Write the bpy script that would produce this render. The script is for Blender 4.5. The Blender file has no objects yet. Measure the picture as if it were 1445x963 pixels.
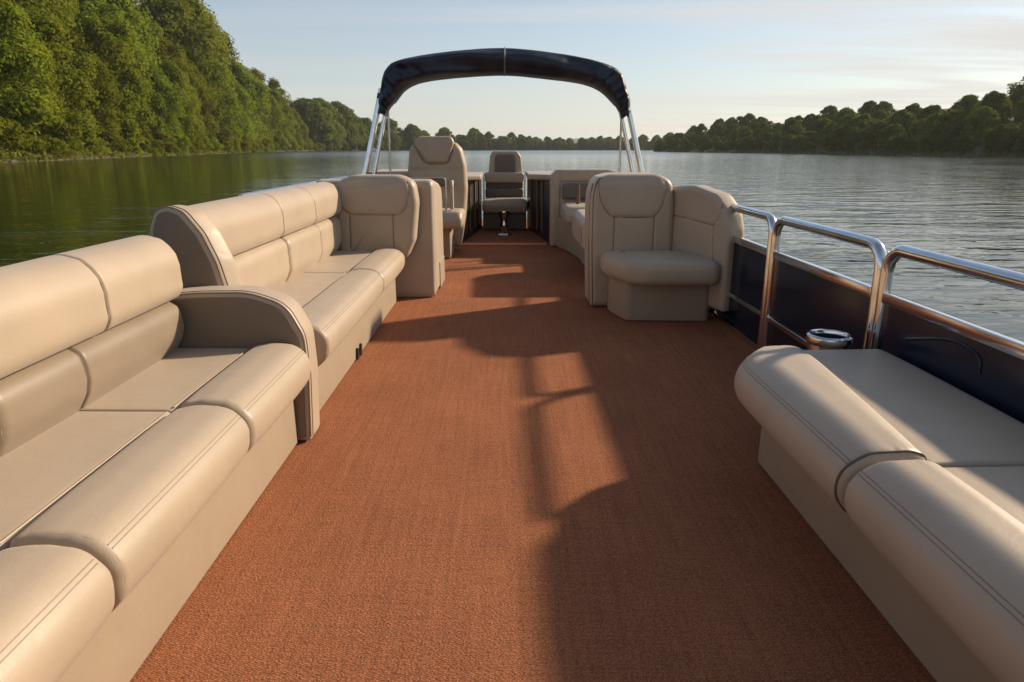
import bpy, bmesh, math, random
import numpy as np
from mathutils import Vector

random.seed(7); RNG = np.random.RandomState(11)
R = math.radians
sc = bpy.context.scene
COL = sc.collection

# ------------------------------------------------------------------ objects
def mesh_from(name, verts, faces, mat, smooth=True, angle=40):
    me = bpy.data.meshes.new(name)
    me.from_pydata([tuple(map(float, v)) for v in verts], [], [tuple(f) for f in faces])
    me.validate()
    bm = bmesh.new(); bm.from_mesh(me)
    bmesh.ops.recalc_face_normals(bm, faces=bm.faces[:])
    bm.to_mesh(me); bm.free()
    if smooth:
        me.polygons.foreach_set('use_smooth', [True] * len(me.polygons))
        me.set_sharp_from_angle(angle=R(angle))
    if mat: me.materials.append(mat)
    return me

def wpos(o):
    p = Vector((0, 0, 0))
    while o is not None:
        p += o.location; o = o.parent
    return p

def part(name, geo, mat, parent=None, smooth=True, angle=40, label=None):
    """geo = (verts in world coordinates, faces); linked as ONE mesh object under parent"""
    v, f = geo
    v = np.array(v, float)
    off = np.array(wpos(parent)) if parent is not None else np.zeros(3)
    loc = np.zeros(3)
    o = bpy.data.objects.new(name, mesh_from(name, v - off - loc, f, mat, smooth, angle))
    COL.objects.link(o)
    if parent is not None: o.parent = parent
    if label: o['label'] = label
    return o

def tag(o, label=None, cat=None, group=None, kind=None):
    if label: o['label'] = label
    if cat: o['category'] = cat
    if group: o['group'] = group
    if kind: o['kind'] = kind
    return o

def thing(name, label, cat, loc=(0, 0, 0), group=None):
    o = bpy.data.objects.new(name, None); COL.objects.link(o)
    o.location = loc; o.empty_display_size = .2
    return tag(o, label, cat, group)

def single(name, geo, mat, label=None, cat=None, group=None, kind=None, loc=None, smooth=True, angle=40):
    v, f = geo; v = np.array(v, float)
    loc = np.array(loc if loc is not None else (0, 0, 0), float)
    o = bpy.data.objects.new(name, mesh_from(name, v - loc, f, mat, smooth, angle)); COL.objects.link(o)
    o.location = loc
    return tag(o, label, cat, group, kind)

def join(*geos):
    V, Fc, n = [], [], 0
    for v, f in geos:
        V.append(np.array(v, float)); Fc += [tuple(i + n for i in q) for q in f]; n += len(v)
    return np.vstack(V), Fc

# ------------------------------------------------------------------ shapes
def catmull(pts, n=10, closed=False):
    p = [np.array(q, float) for q in pts]; m = len(p); out = []
    segs = m if closed else m - 1
    for i in range(segs):
        if closed: a, b, c, d = p[(i - 1) % m], p[i], p[(i + 1) % m], p[(i + 2) % m]
        else:
            b, c = p[i], p[i + 1]
            a = p[i - 1] if i else 2 * b - c
            d = p[i + 2] if i + 2 < m else 2 * c - b
        for k in range(n):
            t = k / n
            out.append(.5 * ((2 * b) + (-a + c) * t + (2 * a - 5 * b + 4 * c - d) * t * t + (-a + 3 * b - 3 * c + d) * t ** 3))
    if not closed: out.append(p[-1])
    return np.array(out)

def fillet(pts, rad, seg=7, closed=True):
    p = [np.array(q, float) for q in pts]; m = len(p); out = []
    rads = rad if hasattr(rad, '__len__') else [rad] * m
    for i in range(m):
        if not closed and i in (0, m - 1): out.append(p[i]); continue
        a, b, c = p[i - 1], p[i], p[(i + 1) % m]
        u = a - b; w = c - b; lu = np.linalg.norm(u); lw = np.linalg.norm(w)
        u = u / lu; w = w / lw
        cosang = np.clip(np.dot(u, w), -1, 1); ang = math.acos(cosang)
        r = rads[i]
        if r <= 0 or ang > math.pi - .02: out.append(b); continue
        d = min(r / math.tan(ang / 2), .48 * lu, .48 * lw); r = d * math.tan(ang / 2)
        bis = (u + w); bis = bis / np.linalg.norm(bis)
        cen = b + bis * (r / math.sin(ang / 2))
        s = b + u * d - cen; e = b + w * d - cen
        tot = math.acos(np.clip(np.dot(s, e) / (np.linalg.norm(s) * np.linalg.norm(e)), -1, 1))
        for k in range(seg + 1):
            t = k / seg
            out.append(cen + (math.sin((1 - t) * tot) * s + math.sin(t * tot) * e) / max(math.sin(tot), 1e-9))
    return np.array(out)

def resample(p, ds, closed=True):
    p = np.array(p, float)
    q = np.vstack([p, p[:1]]) if closed else p
    L = np.r_[0, np.cumsum(np.linalg.norm(np.diff(q, axis=0), axis=1))]
    n = max(8, int(L[-1] / ds))
    t = np.linspace(0, L[-1], n + (0 if not closed else 1))
    if closed: t = t[:-1]
    return np.stack([np.interp(t, L, q[:, k]) for k in range(q.shape[1])], 1)

def soften(p, it=5):
    p = np.array(p, float)
    for _ in range(it): p = .5 * p + .25 * (np.roll(p, 1, 0) + np.roll(p, -1, 0))
    return p

def ccw(p):
    a = np.sum(p[:, 0] * np.roll(p[:, 1], -1) - np.roll(p[:, 0], -1) * p[:, 1])
    return p if a > 0 else p[::-1].copy()

def normals2(p, smooth=2):
    t = np.roll(p, -1, 0) - np.roll(p, 1, 0)
    n = np.stack([t[:, 1], -t[:, 0]], 1)
    n /= np.linalg.norm(n, axis=1)[:, None] + 1e-12
    for _ in range(smooth):
        n = n + .5 * (np.roll(n, 1, 0) + np.roll(n, -1, 0)); n /= np.linalg.norm(n, axis=1)[:, None] + 1e-12
    return n

def XZ(a, b, t): return np.stack([a, t, b], 1)      # profile in x,z swept along y
def YZ(a, b, t): return np.stack([t, a, b], 1)      # profile in y,z swept along x
def XY(a, b, t): return np.stack([a, b, t], 1)      # outline in x,y swept along z

def sweep(prof, t0, t1, r=.02, bulge=0., seams=(), dt=.025, mp=XZ, warp=None, pucker=0.):
    """closed profile swept t0..t1, rounded ends, grooves at seams [(t, depth, width)]"""
    p = ccw(np.array(prof, float)); n = normals2(p); M = len(p)
    th = np.linspace(0, math.pi / 2, 6)
    head = [(t0 + r * (1 - math.sin(a)), r * (1 - math.cos(a))) for a in th[::-1]]
    tail = [(t1 - r * (1 - math.sin(a)), r * (1 - math.cos(a))) for a in th]
    ts = set(np.linspace(t0 + r, t1 - r, max(2, int((t1 - t0 - 2 * r) / dt) + 2))[1:-1])
    for (s, d, w) in seams:
        for k in np.linspace(-2.4, 2.4, 13): ts.add(s + k * w)
    if pucker: ts |= {t0 + r + k * .006 for k in range(1, 9)} | {t1 - r - k * .006 for k in range(1, 9)} | {sm + k * .008 for (sm, d, w) in seams for k in range(-7, 8)}
    mid = [(t, 0.) for t in sorted(ts) if t0 + r < t < t1 - r]
    rings = head + mid + tail
    sl = np.r_[0, np.cumsum(np.linalg.norm(np.diff(p, axis=0), axis=1))]; ph = (t0 * 7.3 + t1 * 3.1) % 6.28
    pk = np.sin(sl * 95 + ph) * .6 + np.sin(sl * 151 + 2 * ph) * .4
    V = []
    for t, ins in rings:
        u = (t - t0) / (t1 - t0)
        q = ins - bulge * (1 - (2 * u - 1) ** 4)
        for (s, d, w) in seams: q += d * math.exp(-((t - s) / w) ** 2)
        if pucker:
            de = min([t - t0, t1 - t] + [abs(t - s) + .012 for (s, d, w) in seams])
            q = q + pk * pucker * (max(de, 0) / .014) * math.exp(1 - max(de, 0) / .014)
            q = q[:, None]
        pp = p - n * q
        tt = np.full(M, t)
        if warp is not None: pp, tt = warp(pp, tt)
        V.append(mp(pp[:, 0], pp[:, 1], tt))
    V = np.vstack(V); Fc = []
    K = len(rings)
    for k in range(K - 1):
        for i in range(M):
            j = (i + 1) % M
            Fc.append((k * M + i, k * M + j, (k + 1) * M + j, (k + 1) * M + i))
    Fc.append(tuple(range(M))[::-1]); Fc.append(tuple((K - 1) * M + i for i in range(M)))
    return V, Fc

def seg_dist(P, poly, closed=False):
    d = np.full(len(P), 1e9)
    q = list(poly) + ([poly[0]] if closed else [])
    for a, b in zip(q[:-1], q[1:]):
        a = np.array(a); b = np.array(b); ab = b - a
        t = np.clip(((P - a) @ ab) / max(ab @ ab, 1e-12), 0, 1)
        d = np.minimum(d, np.linalg.norm(P - (a + t[:, None] * ab), axis=1))
    return d

def inside(P, poly):
    r = np.zeros(len(P), bool); q = np.array(poly)
    for (x1, y1), (x2, y2) in zip(q, np.roll(q, -1, 0)):
        c = ((y1 > P[:, 1]) != (y2 > P[:, 1])) & (P[:, 0] < (x2 - x1) * (P[:, 1] - y1) / (y2 - y1 + 1e-15) + x1)
        r ^= c
    return r

def make_disp(bulge, cen, half, seams, raises):
    def disp(P):
        w = np.zeros(len(P))
        uv = (P - cen) / half
        w -= bulge * np.clip(1 - uv[:, 0] ** 2, 0, 1) * np.clip(1 - uv[:, 1] ** 2, 0, 1)
        for poly, h, soft in raises:
            ins = inside(P, poly); d = seg_dist(P, poly, True)
            s = np.clip(np.where(ins, d, 0) / soft, 0, 1); s = np.sqrt(np.clip(1 - (1 - s) ** 2, 0, 1))
            w -= h * s
        for poly, dep, wid in seams:
            w += dep * np.exp(-(seg_dist(P, poly) / wid) ** 2)
        return w
    return disp

def panel(outline, mp, thick, re=.03, rb=.015, bulge=0., seams=(), raises=(), K=40, ds=.016):
    """rounded upholstered slab: outline (u,v), front face at w=0, back at w=thick; mp(u,v,w)->world"""
    o = ccw(resample(outline, ds)); n = normals2(o); N = len(o)
    c = o.mean(0); half = (o.max(0) - o.min(0)) / 2; cen = (o.max(0) + o.min(0)) / 2
    disp = make_disp(bulge, cen, half, seams, raises)
    rings, W = [], []
    for a in np.linspace(math.pi / 2, 0, 4):
        rings.append(o - n * rb * (1 - math.cos(a))); W.append(np.full(N, thick - rb * (1 - math.sin(a))))
    for a in np.linspace(0, math.pi / 2, 8):
        q = o - n * re * (1 - math.cos(a)); w = np.full(N, re * (1 - math.sin(a)))
        rings.append(q); W.append(w + disp(q) * math.sin(a))
    base = o - n * re
    for s in np.linspace(1, .03, K)[1:]:
        q = c + (base - c) * s; rings.append(q); W.append(disp(q))
    V = np.vstack([mp(q[:, 0], q[:, 1], w) for q, w in zip(rings, W)])
    Fc = []
    for k in range(len(rings) - 1):
        for i in range(N):
            j = (i + 1) % N
            Fc.append((k * N + i, k * N + j, (k + 1) * N + j, (k + 1) * N + i))
    Fc.append(tuple(range(N))[::-1]); k = len(rings) - 1
    Fc.append(tuple(k * N + i for i in range(N)))
    return (V, Fc), disp

def tube(path, r, seg=8, closed=False, caps=True):
    p = np.array(path, float); m = len(p)
    rad = r if hasattr(r, '__len__') else [r] * m
    t = np.zeros_like(p)
    for i in range(m):
        a = p[(i - 1) % m] if (closed or i) else p[i]; b = p[(i + 1) % m] if (closed or i < m - 1) else p[i]
        t[i] = (b - a) / (np.linalg.norm(b - a) + 1e-12)
    ref = np.array([0, 0, 1.]) if abs(t[0][2]) < .9 else np.array([1., 0, 0])
    u = np.cross(t[0], ref); u /= np.linalg.norm(u)
    V = []
    for i in range(m):
        u = u - t[i] * (u @ t[i]); u /= np.linalg.norm(u) + 1e-12
        w = np.cross(t[i], u)
        for k in range(seg):
            a = 2 * math.pi * k / seg
            V.append(p[i] + rad[i] * (math.cos(a) * u + math.sin(a) * w))
    Fc = []
    for i in range(m if closed else m - 1):
        j = (i + 1) % m
        for k in range(seg):
            l = (k + 1) % seg
            Fc.append((i * seg + k, i * seg + l, j * seg + l, j * seg + k))
    if caps and not closed:
        Fc.append(tuple(range(seg))[::-1]); Fc.append(tuple((m - 1) * seg + k for k in range(seg)))
    return np.array(V), Fc

def seam_tube(poly, disp, mp, r=.0028, lift=.0, ds=.012):
    q = resample(np.array(poly, float), ds, closed=False)
    w = disp(q) - lift
    return tube(mp(q[:, 0], q[:, 1], w), r, 6)

def box(x0, x1, y0, y1, z0, z1, r=.01):
    pr = fillet([(x0, z0), (x1, z0), (x1, z1), (x0, z1)], r, 4)
    return sweep(pr, y0, y1, r=r, dt=5)

def prism(outline, z0, z1, r=.015, rc=.04):
    return sweep(fillet(outline, rc, 5), z0, z1, r=r, dt=5, mp=XY)

def lathe(prof, cen, seg=40):
    V, Fc = [], []
    m = len(prof)
    for k in range(seg):
        a = 2 * math.pi * k / seg
        for rr, z in prof: V.append((cen[0] + rr * math.cos(a), cen[1] + rr * math.sin(a), cen[2] + z))
    for k in range(seg):
        l = (k + 1) % seg
        for i in range(m - 1): Fc.append((k * m + i, l * m + i, l * m + i + 1, k * m + i + 1))
    return np.array(V), Fc

def pieces(name, geos, mat, parent):
    for q in geos: part(name, q, mat, parent)

# ------------------------------------------------------------------ materials
def newmat(name):
    m = bpy.data.materials.new(name); m.use_nodes = True
    nt = m.node_tree; nt.nodes.clear()
    out = nt.nodes.new('ShaderNodeOutputMaterial')
    b = nt.nodes.new('ShaderNodeBsdfPrincipled')
    nt.links.new(b.outputs[0], out.inputs[0])
    return m, nt, b
def N(nt, t, **kw):
    n = nt.nodes.new(t)
    for k, v in kw.items():
        if hasattr(n, k): setattr(n, k, v)
        else: n.inputs[k.replace('_', ' ')].default_value = v
    return n
def ramp(nt, fac, stops):
    r = nt.nodes.new('ShaderNodeValToRGB')
    e = r.color_ramp.elements
    while len(e) < len(stops): e.new(.5)
    for i, (p, c) in enumerate(stops):
        e[i].position = p; e[i].color = (*c, 1) if len(c) == 3 else c
    nt.links.new(fac, r.inputs[0]); return r

def vinyl(name, col, rough=.46, grain=.09):
    m, nt, b = newmat(name); L = nt.links.new
    geo = N(nt, 'ShaderNodeNewGeometry')
    n1 = N(nt, 'ShaderNodeTexNoise', Scale=3.1, Detail=5.0); L(geo.outputs['Position'], n1.inputs['Vector'])
    c = np.array(col)
    rp = ramp(nt, n1.outputs[0], [(.3, tuple(c * .93)), (.7, tuple(np.minimum(c * 1.06, 1)))])
    L(rp.outputs[0], b.inputs['Base Color'])
    n2 = N(nt, 'ShaderNodeTexNoise', Scale=14.0, Detail=3.0); L(geo.outputs['Position'], n2.inputs['Vector'])
    rr = N(nt, 'ShaderNodeMapRange', To_Min=rough - .10, To_Max=rough + .12); L(n2.outputs[0], rr.inputs[0]); L(rr.outputs[0], b.inputs['Roughness'])
    vo = N(nt, 'ShaderNodeTexVoronoi', Scale=190.0); L(geo.outputs['Position'], vo.inputs['Vector'])
    n3 = N(nt, 'ShaderNodeTexNoise', Scale=9.0, Detail=4.0, Roughness=.55, Distortion=.6); L(geo.outputs['Position'], n3.inputs['Vector'])
    b1 = N(nt, 'ShaderNodeBump', Strength=grain, Distance=.0020); L(vo.outputs['Distance'], b1.inputs['Height'])
    b2 = N(nt, 'ShaderNodeBump', Strength=.14, Distance=.014); L(n3.outputs[0], b2.inputs['Height']); L(b1.outputs[0], b2.inputs['Normal'])
    L(b2.outputs[0], b.inputs['Normal'])
    b.inputs['Specular IOR Level'].default_value = .42
    b.inputs['Sheen Weight'].default_value = .12
    return m

def plain(name, col, rough=.5, metal=0., spec=.5, bump=0., bs=60., var=.08):
    m, nt, b = newmat(name); L = nt.links.new
    tc = N(nt, 'ShaderNodeNewGeometry')
    n1 = N(nt, 'ShaderNodeTexNoise', Scale=bs, Detail=4.0); L(tc.outputs['Position'], n1.inputs['Vector'])
    c = np.array(col)
    rp = ramp(nt, n1.outputs[0], [(.3, tuple(c * (1 - var))), (.7, tuple(np.minimum(c * (1 + var), 1)))])
    L(rp.outputs[0], b.inputs['Base Color'])
    b.inputs['Roughness'].default_value = rough; b.inputs['Metallic'].default_value = metal
    b.inputs['Specular IOR Level'].default_value = spec
    if bump:
        bm = N(nt, 'ShaderNodeBump', Strength=bump, Distance=.004); L(n1.outputs[0], bm.inputs['Height']); L(bm.outputs[0], b.inputs['Normal'])
    return m

TAN = (.392, .300, .210)
M_TAN = vinyl('tan_vinyl', TAN)
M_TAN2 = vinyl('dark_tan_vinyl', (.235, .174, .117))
M_BASE = vinyl('tan_base_panel', (.30, .225, .152), rough=.55)
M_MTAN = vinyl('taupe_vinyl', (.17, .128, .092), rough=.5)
M_DTAN = vinyl('grey_brown_vinyl', (.13, .10, .078), rough=.5)
M_WELT = plain('seam_thread', (.10, .072, .048), .6)
M_STITCH = plain('stitch_thread', (.235, .172, .115), .6)
M_LWELT = plain('welt_piping', (.38, .29, .20), .5)
M_CHROME = plain('polished_steel', (.72, .72, .72), .13, 1., bs=8)
M_NAVY = plain('navy_gelcoat', (.007, .011, .024), .2, 0, .3, bump=.02, bs=5)
M_BLACK = plain('black_plastic', (.012, .012, .013), .45)
M_CANVAS = plain('navy_canvas', (.010, .014, .028), .48, bump=.5, bs=11)
M_HEM = plain('grey_hem', (.16, .15, .15), .6)
M_WOOD = plain('brown_slat', (.13, .075, .04), .45, bs=30, var=.25)
M_DARK = plain('dark_cabinet', (.022, .019, .018), .4)
M_ALU = plain('aluminium', (.55, .55, .56), .35, 1., bs=12)
M_WHITE = plain('white_gelcoat', (.75, .75, .74), .35)

def carpet_mat(name='carpet', col=(.305, .115, .055)):
    m, nt, b = newmat(name); L = nt.links.new
    g = N(nt, 'ShaderNodeNewGeometry')
    mw = N(nt, 'ShaderNodeMapping'); mw.inputs['Rotation'].default_value = (0, 0, R(33)); mw.inputs['Scale'].default_value = (1, 1.45, 1); L(g.outputs['Position'], mw.inputs[0])
    vo = N(nt, 'ShaderNodeTexVoronoi', Scale=125.0, Randomness=.55); L(mw.outputs[0], vo.inputs['Vector'])
    n1 = N(nt, 'ShaderNodeTexNoise', Scale=210.0, Detail=4.0, Roughness=.7); L(g.outputs['Position'], n1.inputs['Vector'])
    n2 = N(nt, 'ShaderNodeTexNoise', Scale=2.2, Detail=5.0); L(g.outputs['Position'], n2.inputs['Vector'])
    mp = N(nt, 'ShaderNodeMapping'); mp.inputs['Scale'].default_value = (55, 2.2, 1); L(g.outputs['Position'], mp.inputs[0])
    n3 = N(nt, 'ShaderNodeTexNoise', Scale=1.0, Detail=3.0); L(mp.outputs[0], n3.inputs['Vector'])
    mp2 = N(nt, 'ShaderNodeMapping'); mp2.inputs['Scale'].default_value = (6, 150, 1); L(g.outputs['Position'], mp2.inputs[0])
    n4 = N(nt, 'ShaderNodeTexNoise', Scale=1.0, Detail=2.0); L(mp2.outputs[0], n4.inputs['Vector'])
    def mul(a, bb):
        x = N(nt, 'ShaderNodeMath', operation='MULTIPLY'); L(a, x.inputs[0])
        if isinstance(bb, float): x.inputs[1].default_value = bb
        else: L(bb, x.inputs[1])
        return x.outputs[0]
    def add(a, bb):
        x = N(nt, 'ShaderNodeMath', operation='ADD'); L(a, x.inputs[0]); L(bb, x.inputs[1]); return x.outputs[0]
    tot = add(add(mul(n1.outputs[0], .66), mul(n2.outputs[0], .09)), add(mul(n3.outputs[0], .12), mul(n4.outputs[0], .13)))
    tot = add(tot, mul(vo.outputs['Distance'], -.20)); vv = N(nt, 'ShaderNodeValue'); vv.outputs[0].default_value = .08; tot = add(tot, vv.outputs[0])  # gaps go darker: shading between yarns put into the colour
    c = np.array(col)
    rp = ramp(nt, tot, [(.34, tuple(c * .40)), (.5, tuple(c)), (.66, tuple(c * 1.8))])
    L(rp.outputs[0], b.inputs['Base Color'])
    h = add(mul(vo.outputs['Distance'], -1.0), mul(n1.outputs[0], .6))
    bm = N(nt, 'ShaderNodeBump', Strength=.5, Distance=.005); L(h, bm.inputs['Height']); L(bm.outputs[0], b.inputs['Normal'])
    b.inputs['Roughness'].default_value = .95; b.inputs['Specular IOR Level'].default_value = .1
    b.inputs['Sheen Weight'].default_value = .0
    return m
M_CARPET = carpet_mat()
M_SUNBAND = plain('painted_sunlit_carpet', (.62, .23, .085), .8, bs=90)  # brighter orange, sunlight on the carpet painted as colour

# ------------------------------------------------------------------ boat deck
def plane(x0, x1, y0, y1, z):
    return np.array([(x0, y0, z), (x1, y0, z), (x1, y1, z), (x0, y1, z)]), [(0, 1, 2, 3)]
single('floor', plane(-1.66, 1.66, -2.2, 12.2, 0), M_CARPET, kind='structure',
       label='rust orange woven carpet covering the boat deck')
boat = thing('pontoon_boat', 'pontoon boat hull and deck edge carrying the seats and rust carpet', 'boat', (0, 5, -.65))
part('deck', box(-1.68, 1.68, -2.25, 12.25, -.14, -.004, .01), M_ALU, boat)
for s in (-1, 1):
    q = [(s * 1.15, y, -.50) for y in (-2.2, 2, 7, 11, 12.0, 12.8)]
    part('pontoon', tube(q, [.33, .33, .33, .33, .26, .05], 24), M_ALU, boat)
tag(single('painted_sun_strip', box(-.645, .555, 8.80, 8.93, .001, .016, .004), M_SUNBAND, loc=(0, 8.86, 0)),  # added thin sheet standing in for a sunlit band of carpet
    'thin bright orange strip of painted sunlight lying across the carpeted aisle', 'painted sunlight')

# ------------------------------------------------------------------ lounges (left)
ROLL = soften(resample(fillet([(-1.012, .25), (-1.012, .437), (-.925, .452), (-.835, .442), (-.782, .385), (-.790, .30), (-.845, .243), (-.93, .24)],
                       [.01, .022, .1, .07, .06, .07, .05, .02], 8), .009))
PAD = resample(fillet([(-1.36, .26), (-1.022, .26), (-1.020, .424), (-1.36, .427)], [.01, .01, .016, .02], 6), .012)
def bolster_prof(dz=0., dx=0.):
    return soften(resample(fillet([(-1.470 + dx, .60 + dz), (-1.280 + dx, .636 + dz), (-1.252 + dx, .665 + dz), (-1.256 + dx, .80 + dz), (-1.302 + dx, .868 + dz), (-1.39 + dx, .889 + dz), (-1.475 + dx, .850 + dz)],
                           [.02, .02, .05, .09, .09, .1, .04], 8), .011), 4)
def lumbar_prof(z1=.625, dx=0.):
    return soften(resample(fillet([(-1.42 + dx, .40), (-1.322 + dx, .405), (-1.268 + dx, .50), (-1.272 + dx, z1 - .03), (-1.32 + dx, z1), (-1.45 + dx, z1)],
                           [.01, .03, .09, .05, .03, .01], 8), .011), 3)

def ring_at(prof, t, ins=0., mp=XZ):
    p = ccw(np.array(prof)); n = normals2(p); q = p - n * ins
    return mp(q[:, 0], q[:, 1], np.full(len(q), t))
def arc_at(prof, t, lo, ins=0., mp=XZ):
    """open part of the profile ring where lo(x,z) is true, in order"""
    p = ccw(np.array(prof)); n = normals2(p); keep = np.array([lo(a, b) for a, b in p])
    k = int(np.argmax(keep & ~np.roll(keep, 1))); p = np.roll(p, -k, 0); n = np.roll(n, -k, 0); keep = np.roll(keep, -k)
    m = int(np.argmin(keep)) if not keep.all() else len(p)
    q = (p - n * ins)[:m]
    return mp(q[:, 0], q[:, 1], np.full(len(q), t))

def stitch_pair(prof, y0, y1, at, gap=.011, r=.0016, parent=None, off=.026, mp=XZ, warp=None):
    """two fine rows of stitching along the cushion"""
    p = ccw(np.array(prof)); n = normals2(p)
    i0 = int(np.argmin(np.linalg.norm(p - np.array(at), axis=1))); g = []
    for s in (0, 1):
        q = np.linalg.norm(p - p[i0], axis=1)
        L = np.r_[0, np.cumsum(np.linalg.norm(np.diff(np.roll(p, -i0, 0), axis=0), axis=1))]
        pr = np.roll(p, -i0, 0); nr = np.roll(n, -i0, 0)
        a = np.array([np.interp(s * gap, L, pr[:, k]) for k in (0, 1)]); nn = nr[0]
        a = a + nn * .0055
        ys = np.linspace(y0 + off, y1 - off, 24)
        P = np.repeat(a[None], 24, 0)
        u = (ys - y0) / (y1 - y0)
        P = P - nn[None] * (.0055 * ((2 * u - 1) ** 4))[:, None]
        if warp is not None: P, ys = warp(P, ys)
        g.append(tube(mp(P[:, 0], P[:, 1], ys), r, 5))
    pieces('stitching', g, M_STITCH, parent)

def lounge(root, y0, y1, splits, bol_seams, lum_cuts, lum_seams, dz=0., lmat=None):
    part('base', join(box(-1.48, -.87, y0, y1, 0.004, .255, .012)), M_BASE, root)
    ys = [y0] + list(splits) + [y1]
    for a, b in zip(ys[:-1], ys[1:]):
        c = part('seat_roll', sweep(ROLL, a + .003, b - .003, r=.026, bulge=.006, pucker=.0007), M_TAN, root)
        stitch_pair(ROLL, a, b, (-.800, .412), parent=c)
        pieces('welt', [tube(ring_at(ROLL, t, .004), .0038, 6, closed=True) for t in (a + .022, b - .022)], M_LWELT, c)
        p = part('seat_pad', sweep(PAD, a + .002, b - .002, r=.010, bulge=.004), M_TAN, root)
        part('welt', tube([(-1.028, y, .4268) for y in np.linspace(a + .02, b - .02, 12)], .0028, 6), M_LWELT, p)
    bp = bolster_prof(dz)
    bo = part('backrest_bolster', sweep(bp, y0 + .004, y1 - .004, r=.034, bulge=.003, seams=[(s, .009, .007) for s in bol_seams], pucker=.0012), M_TAN, root)
    pieces('seam', [tube(arc_at(bp, s, lambda x, z: x > -1.45 and z > .64 + dz, .0045), .0022, 6) for s in bol_seams], M_WELT, bo)
    pieces('welt', [tube(ring_at(bp, t, .012), .0042, 6, closed=True) for t in (y0 + .022, y1 - .022)], M_LWELT, bo)
    lp = lumbar_prof(.628 + dz)
    cy = [y0] + list(lum_cuts) + [y1]
    for a, b in zip(cy[:-1], cy[1:]):
        ss = [s for s in lum_seams if a < s < b]
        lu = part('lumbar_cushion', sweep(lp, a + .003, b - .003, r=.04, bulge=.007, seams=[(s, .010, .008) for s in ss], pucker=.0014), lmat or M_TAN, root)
        pieces('welt', [tube(ring_at(lp, t, .010), .0040, 6, closed=True) for t in (a + .022, b - .022)], M_LWELT, lu)
        pieces('seam', [tube(arc_at(lp, s, lambda x, z: x > -1.36 and z > .41, .003), .0022, 6) for s in ss], M_WELT, lu)
    part('back_shell', box(-1.475, -1.38, y0 + .01, y1 - .01, .25, .66 + dz, .02), M_BASE, root)

A = thing('lounge_sofa', 'long tan vinyl bench sofa in the left foreground with curved armrest', 'sofa', (-1.2, 1.2, 0))
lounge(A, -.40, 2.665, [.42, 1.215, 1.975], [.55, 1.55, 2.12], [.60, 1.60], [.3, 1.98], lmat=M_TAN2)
arm_o = fillet([(-.818, .006), (-.805, .30), (-.812, .47), (-.875, .60), (-1.02, .652), (-1.22, .650), (-1.48, .63), (-1.48, .006)],
               [.02, .2, .14, .14, .3, .3, .05, .02], 10)
def arm_map(u, v, w): return np.stack([u, 2.672 + w, v], 1)
g, dsp = panel(arm_o, arm_map, .185, re=.022, rb=.045, bulge=.004)
arm = part('armrest', g, M_TAN, A)
oo = ccw(resample(arm_o, .016)); nn = normals2(oo)
def edge_tube(o, n, ins, w, mp, keep, r=.0042):
    q = (o - n * ins); k = np.array([keep(a, b) for a, b in o])
    i = int(np.argmax(k & ~np.roll(k, 1))); q = np.roll(q, -i, 0); k = np.roll(k, -i); m = int(np.argmin(k)) if not k.all() else len(q)
    q = q[:m]
    return tube(mp(q[:, 0], q[:, 1], np.full(len(q), w)), r, 6)
kp = lambda a, b: b > .02 and a > -1.44
pieces('welt', [edge_tube(oo, nn, .004, .008, arm_map, kp, .0034), edge_tube(oo, nn, -.001, .026, arm_map, kp, .0022)], M_STITCH, arm)
ip = ccw(oo - nn * .020)
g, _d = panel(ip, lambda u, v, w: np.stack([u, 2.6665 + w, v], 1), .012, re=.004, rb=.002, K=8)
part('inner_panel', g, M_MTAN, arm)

B = thing('lounge_sofa', 'tan vinyl bench sofa farther along the left, ending in a corner backrest', 'sofa', (-1.2, 4.1, 0))
lounge(B, 2.93, 5.40, [4.40], [3.93, 4.62], [4.05], [4.75], dz=.075)
arch_o = fillet([(-1.49, .30), (-1.475, .87), (-1.445, .955), (-1.390, .975), (-1.33, .955), (-1.262, .86), (-1.215, .74), (-1.185, .60), (-1.17, .30)],
                [.01, .1, .05, .05, .08, .1, .2, .2, .02], 8)
def arch_map(u, v, w): return np.stack([u + w * .55 * np.clip((u + 1.43) / .1, 0, 1), 2.862 + w, v], 1)
g, dsp = panel(arch_o, arch_map, .10, re=.02, rb=.02)
ar = part('end_panel', g, M_TAN, B)
oo = ccw(resample(arch_o, .016)); nn = normals2(oo)
pieces('welt', [edge_tube(oo, nn, .003, .008, arch_map, lambda a, b: b > .4 and a > -1.46, .0034), edge_tube(oo, nn, -.001, .022, arch_map, lambda a, b: b > .4 and a > -1.46, .0022)], M_STITCH, ar)
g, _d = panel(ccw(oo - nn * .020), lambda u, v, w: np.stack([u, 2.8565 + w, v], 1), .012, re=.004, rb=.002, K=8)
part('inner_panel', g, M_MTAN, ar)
for yy, tilt in ((3.845, .0), (3.925, .02)):
    part('latch', sweep(fillet([(yy - .022, .008), (yy + .022, .008), (yy + .012 + tilt, .072), (yy - .002 + tilt, .078)], .006, 3), -.871, -.855, r=.003, mp=YZ), M_BLACK, B)
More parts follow.
